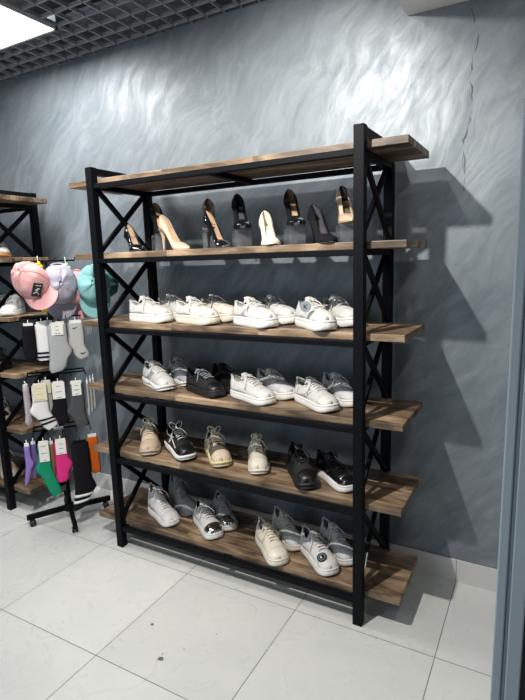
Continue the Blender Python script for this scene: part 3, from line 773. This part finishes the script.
# upper tier (x offset, offset to the front, height)
zt = 1.222
sock('black socks hanging leftmost on the upper sock tier', -0.117, F, zt-.005, 0.065, .195, 'k_black', thick=.035, grp=GA)
sock('white crew socks with two black stripes on the upper sock tier', -0.05, F, zt, 0.0694, .205, 'k_white', stripes=[(.76, .81), (.87, .92)], thick=.02, kink=.99, grp=GA)
sock('second white socks with black stripes, tucked behind the grey socks', -0.017, F-.035, zt, 0.0616, .19, 'k_white', stripes=[(.76, .81), (.87, .92)], kink=.99, grp=GA)
sock('light grey ankle socks with white card on the upper sock tier', 0.028, F+.02, zt-.004, 0.1008, .262, 'k_lgrey', turn=-.02, foot=.03, kink=.6, card=('card', .06, .062), grp=GA)
sock('pale grey ankle socks with black curved tick logos on the upper sock tier', 0.126, F, zt-.004, 0.084, .215, 'k_palegrey', turn=.034, foot=.03, kink=.6, swoosh=((.45, .14, .016), (.62, .86, .020)), grp=GA)
tg = thing('plastic_tag', 'empty clear oval plastic hanger right of the grey socks', 'hanger', tuple(sp(.195, F, zt-.012)), AN)
MB().tube([(.017*math.cos(k*PI/10), 0, -.035+.034*math.sin(k*PI/10)) for k in range(21)], .003, 6, False).build('ring', M['clear'], tg, True)
MB().prism([(.014*math.cos(k*PI/8), -.035+.03*math.sin(k*PI/8)) for k in range(16)], .001).build('tag_plate', M['clear'], tg)
# second small tick near the toe of the pale grey socks
# middle tier
zt = .885
sock('mauve grey socks seen edge on at the left of the middle sock tier', -.165, F-.02, zt-.01, .035, .225, 'k_mauve', thick=.03, kink=.9, yaw=.5, grp=GB_)
sock('white socks with cream card and two black stripes near the toe', -.095, F+.02, zt-.004, .08, .265, 'k_white', turn=.05, foot=.03, kink=.55, stripes=[(.74, .78), (.83, .87)], card=('card_c', .085, .07), grp=GB_)
sock('grey socks with cream card tucked behind the white striped ones', -.060, F-.02, zt, .06, .19, 'k_palegrey', card=('card_c', .06, .05), grp=GB_)
sock('black socks with white card in the middle of the middle sock tier', .003, F+.02, zt-.004, .07, .24, 'k_black', turn=.015, foot=.02, card=('card', .085, .066), grp=GB_)
sock('dark grey socks with white card on the middle sock tier', .098, F+.02, zt-.012, .078, .27, 'k_dgrey', turn=.02, foot=.035, kink=.6, card=('card', .07, .05), grp=GB_)
for i in range(3):
    sock('slim pale grey socks seen edge on at the right of the middle tier', .160+.019*i, F-.03*i, zt-.02, .012, .20-.01*i, 'k_palegrey', thick=.02, kink=.9, yaw=-.2, grp='slim grey socks at the right of the middle tier')
# lower tier
zt = .545
sock('lilac patterned socks, leftmost on the lowest sock tier', -0.193, F, zt-.005, 0.0304, .225, 'k_purple', turn=-.022, foot=.02, kink=.5, grp=GC)
sock('dark violet socks between the lilac and the green ones', -0.16, F-.02, zt-.005, 0.0285, .20, 'k_violet', turn=-.01, foot=.02, kink=.5, grp=GC)
sock('green socks with white card on the lowest sock tier', -0.106, F+.02, zt, 0.0646, .335, 'k_green', turn=.05, foot=.03, kink=.45, card=('card', .105, .052), grp=GC)
sock('brown socks glimpsed between the green and magenta ones', -0.068, F-.02, zt-.02, 0.0285, .2, 'k_brown', grp=GC)
sock('magenta pink socks with white card on the lowest sock tier', -0.016, F+.02, zt-.002, 0.0712, .245, 'k_magenta', turn=-.005, foot=.035, kink=.6, card=('card', .075, .055), grp=GC)
sock('long black socks with two white stripes near the toe', 0.087, F+.045, zt-.02, 0.095, .395, 'k_black', turn=-.035, foot=.03, kink=.7, stripes=[(.78, .815), (.86, .895)], stripe_m='k_white', thick=.03, hook='black_metal', grp=GC)
sock('orange socks at the right of the lowest sock tier', 0.16, F-.01, zt-.01, 0.0617, .235, 'k_orange', turn=.01, foot=.02, grp=GC)
sock('dark grey sock bundle clipped above the magenta socks', -0.018, F-.05, zt+.05, 0.0712, .07, 'k_dgrey', thick=.05, grp=GC)

# ------------------------------------------------------------------ caps
def cap(label, a, off, z, m, R_, s=1.15, brim_m=None, logo=False, grp='baseball caps on the display stand'):
    t = thing('baseball_cap', label, 'cap', tuple(sp(a, off, z)), 0, grp, s)
    t.rotation_mode = 'QUATERNION'; t.rotation_quaternion = R_.to_quaternion()
    rx, ry, rz = .078, .095, .105
    def dome(az, el, o=0.):
        ce = math.cos(el)
        cf = 1+.02*math.cos(az*6)*0
        return Vector((math.cos(az)*ce*(rx+o), math.sin(az)*ce**.8*(ry+o), math.sin(el)**.85*(rz+o)+.004*noise.noise(Vector((math.cos(az)*2, math.sin(az)*2, el*2)))*3 if el > 0 else 0))
    # crown, rear arch left open (rear = -y)
    P_ = []
    n = 36; me_ = 12
    for i in range(me_+1):
        row = []
        for k in range(n+1):
            az = -PI/2+2*PI*k/n
            d = abs(math.atan2(math.sin(az+PI/2), math.cos(az+PI/2)))
            e0 = .50*math.sqrt(max(0, 1-(d/.42)**2)) if d < .42 else 0
            el = e0+(PI/2-e0)*i/me_
            row.append(dome(az, el))
        P_.append(row)
    cr_ = MB().grid(P_).build('crown', M[m], t, True, solid=.002, off=-1, merge=.0005)
    sm = MB()
    for k in range(6):
        az = PI/2+k*PI/3+PI/6*0; lo = .02 if k != 3 else .55
        sm.tube([dome(az, lo+(PI/2-lo)*i/10, .0008) for i in range(11)], .0016, 5)
    sm.build('seam', M[m], cr_, True)
    sm = MB().tube([(0, 0, rz-.003), (0, 0, rz+.002), (0, 0, rz+.006)], [.008, .0075, .004], 12); sm.build('button', M[m], t, True)
    # brim at +y, curved down at the sides
    br = []
    for i in range(9):
        row = []; q = i/8
        for k in range(17):
            az = math.radians(22+136*k/16); c = (k-8)/8
            ex = .072*math.sqrt(max(0, 1-c*c*.98))
            base_ = Vector((math.cos(az)*rx*.985, math.sin(az)*ry*.985, .004))
            pnt = base_+Vector((math.cos(az)*ex*q*.25, ex*q, -.018*(c*c)*(.3+.7*q)-.006*q))
            row.append(pnt)
        br.append(row)
    MB().grid(br).build('brim', M[brim_m or m], t, True, solid=.0035, off=0, sub=1)
    # rear strap
    MB().tube([dome(-PI/2+d, .03, .001) for d in [-.42+.84*i/10 for i in range(11)]], .0045, 6, flat=.5).build('strap', M[m], t, True)
    return t, dome
def rotm(y_dir, z_dir):
    y = Vector(y_dir).normalized(); z = Vector(z_dir); z = (z-y*z.dot(y)).normalized(); x = y.cross(z)
    return Matrix((x, y, z)).transposed()
UP = Vector((0, 0, 1))
t1, dm = cap('pink cap with a black rectangular logo patch on its front, leftmost on the stand', -.07, .15, 1.45, 'cap_pink', rotm(-UP*.60+RT*.36+FRN*.62, -RT*.42+UP*.62+FRN*.55), 1.17)
# logo patch on the front panel
az = PI/2; pc = dm(az+.02, .42, .004); pu = (dm(az+.02, .6, .004)-dm(az+.02, .24, .004)).normalized(); pr = Vector((1, 0, 0)); pn = pu.cross(pr).normalized(); pr, pu = pr*math.cos(-.8)-pu*math.sin(-.8), pu*math.cos(-.8)+pr*math.sin(-.8)
if pn.y < 0: pn = -pn
mt = Matrix((pr, -pn, pu)).transposed().to_4x4()
# patch local: x right, y into the cap, z up the panel
mt.translation = pc
pt = MB().prism([(-.02, -.033), (.02, -.033), (.02, .033), (-.02, .033)], .005, mt).build('logo_patch', M['ink'], t1); pt['label'] = 'black patch with a white leaping figure and small lettering'
fg = MB()
def seg(p, q, r=.0016): fg.bar(mt @ Vector((p[0]*1.5, -.003, p[1]*1.5)), mt @ Vector((q[0]*1.5, -.003, q[1]*1.5)), r*1.5, r, pn)
# upright as worn: the picture shows it upright in the hanging position, so it is drawn head towards the crown edge
for p, q in (((.001, -.001), (0, .006)), ((0, -.002), (-.007, -.011)), ((0, -.002), (.009, -.009)), ((0, .005), (-.006, .009)), ((.0, .005), (.006, .002))): seg((p[0], p[1]-.003), (q[0], q[1]-.003), .002)
seg((0, .005), (0, .007), .0032)
for k in range(4): seg((-.008+.004*k, .015), (-.0055+.004*k, .015), .0022)
fg.build('logo_figure', M['plastic_w'], pt)
# visible underside sticker
bd = MB().tube([(0, .133, -.012), (0, .133, -.008)], .013, 20); bo = bd.build('brim_sticker', M['ink'], t1); bo['label'] = 'round dark sticker on the brim'
bo.data.transform(Matrix.Translation((0, 0, .0)))
cap('lavender grey cap second from the left on the stand', .065, .10, 1.435, 'cap_lav', rotm(-UP+FRN*.02, FRN+RT*.05), 1.2)
cap('dusty pink cap squeezed between the lavender and the teal cap', .165, .03, 1.405, 'cap_rose', rotm(-UP+FRN*.05, FRN*.8-RT*.5), 1.1)
cap('pale teal cap hanging beside the left front post of the rack', .245, .13, 1.425, 'cap_teal', rotm(-UP+FRN*.1-RT*.03, FRN*.95-RT*.1), 1.15)
cap('dark teal cap at the back, just right of the rack post', .31, -.02, 1.42, 'cap_dteal', rotm(-UP, FRN*.4+RT*.6), .85)
# hair clips hanging behind the caps
def clip(label, a, off, z, m):
    t = thing('hair_clip', label, 'hair clip', tuple(sp(a, off, z)), AN, 'hair clips behind the caps')
    for k in range(5):
        q = 2*PI*k/5
        MB().tube([(0, 0, 0), (.016*math.cos(q), 0, .018*math.sin(q)), (.024*math.cos(q), -.003, .027*math.sin(q))], [.009, .011, .005], 8).build('petal', M[m], t, True)
    MB().tube([(0, 0, .02), (0, 0, .05), (0, .02, .056)], .002, 6).build('hook', M['plastic_w'], t, True)
clip('yellow flower hair clip between the pink and lavender caps', -.035, .10, 1.535, 'k_yellow')
clip('yellow flower hair clip peeking out below the pink cap', -.02, .04, 1.30, 'k_yellow')
clip('mint green hair clip above the dusty pink cap', .105, .11, 1.525, 'k_mint')

# ------------------------------------------------------------------ lights
def spot(x, y, z, tx, ty, tz, pw, size=120, c=(1, .95, .88), r=.03, blend=.6):
    l = bpy.data.lights.new('ceiling_or_fill_spot', 'SPOT'); l.energy = pw; l.spot_size = math.radians(size); l.spot_blend = blend; l.color = c; l.shadow_soft_size = r
    o = bpy.data.objects.new('ceiling_or_fill_spot', l); col.objects.link(o); o.location = (x, y, z)
    o.rotation_euler = (Vector((tx, ty, tz))-Vector((x, y, z))).to_track_quat('-Z', 'Y').to_euler()
    return o
spot(.90, -1.2, 2.66, .9, .35, .9, 232, 112, blend=.8)
spot(1.15, -.42, 2.69, .95, .5, 1.98, 42, 88, blend=.8)
spot(-.75, -.95, 2.68, -.6, .35, .8, 38, 105, blend=.9)
spot(2.25, -.85, 2.50, 1.85, .5, 1.3, 24, 100, blend=.8)
spot(.2, -2.6, 2.68, .2, -1.4, 0., 46, 130, (.86, .94, 1), .15)  # unseen fill spot added to brighten the front floor and the shoes
def area(name, loc, tgt, sx, sy, pw, c):
    l = bpy.data.lights.new(name, 'AREA'); l.shape = 'RECTANGLE'; l.size = sx; l.size_y = sy; l.energy = pw; l.color = c
    o = bpy.data.objects.new(name, l); col.objects.link(o); o.location = loc
    o.rotation_euler = (Vector(tgt)-Vector(loc)).to_track_quat('-Z', 'Y').to_euler()
area('panel_light', (-.578, -.14, HC-.02), (-.578, -.14, 0), .55, .55, 30, (1, .97, .93))
area('shopfront_daylight', (-.8, -4.4, 1.5), (0, 0, 1.2), 4.5, 2.4, 40, (.72, .86, 1))
w = bpy.data.worlds.new('world'); scn.world = w; w.use_nodes = True
bg = w.node_tree.nodes['Background']; bg.inputs[0].default_value = (.76, .83, .88, 1); bg.inputs[1].default_value = .38

# ------------------------------------------------------------------ camera
cd = bpy.data.cameras.new('camera'); cam = bpy.data.objects.new('camera', cd); col.objects.link(cam)
r_ = Vector((0.87489534, 0.48341835, -0.02940813)); u_ = Vector((-0.0595283, 0.16759871, 0.98405643)); f_ = Vector((-0.4806397, 0.85919577, -0.1754084))
mw = Matrix((r_, u_, -f_)).transposed().to_4x4(); mw.translation = (1.9858, -1.838, 1.53577)
cam.matrix_world = mw
cd.sensor_width = 36; cd.sensor_fit = 'AUTO'; cd.lens = 506.5*36/700; cd.clip_start = .05
scn.camera = cam
scn.view_settings.view_transform = 'Standard'; scn.view_settings.look = 'None'; scn.view_settings.gamma = 1; scn.view_settings.exposure = 0
scn.view_settings.use_curve_mapping = False
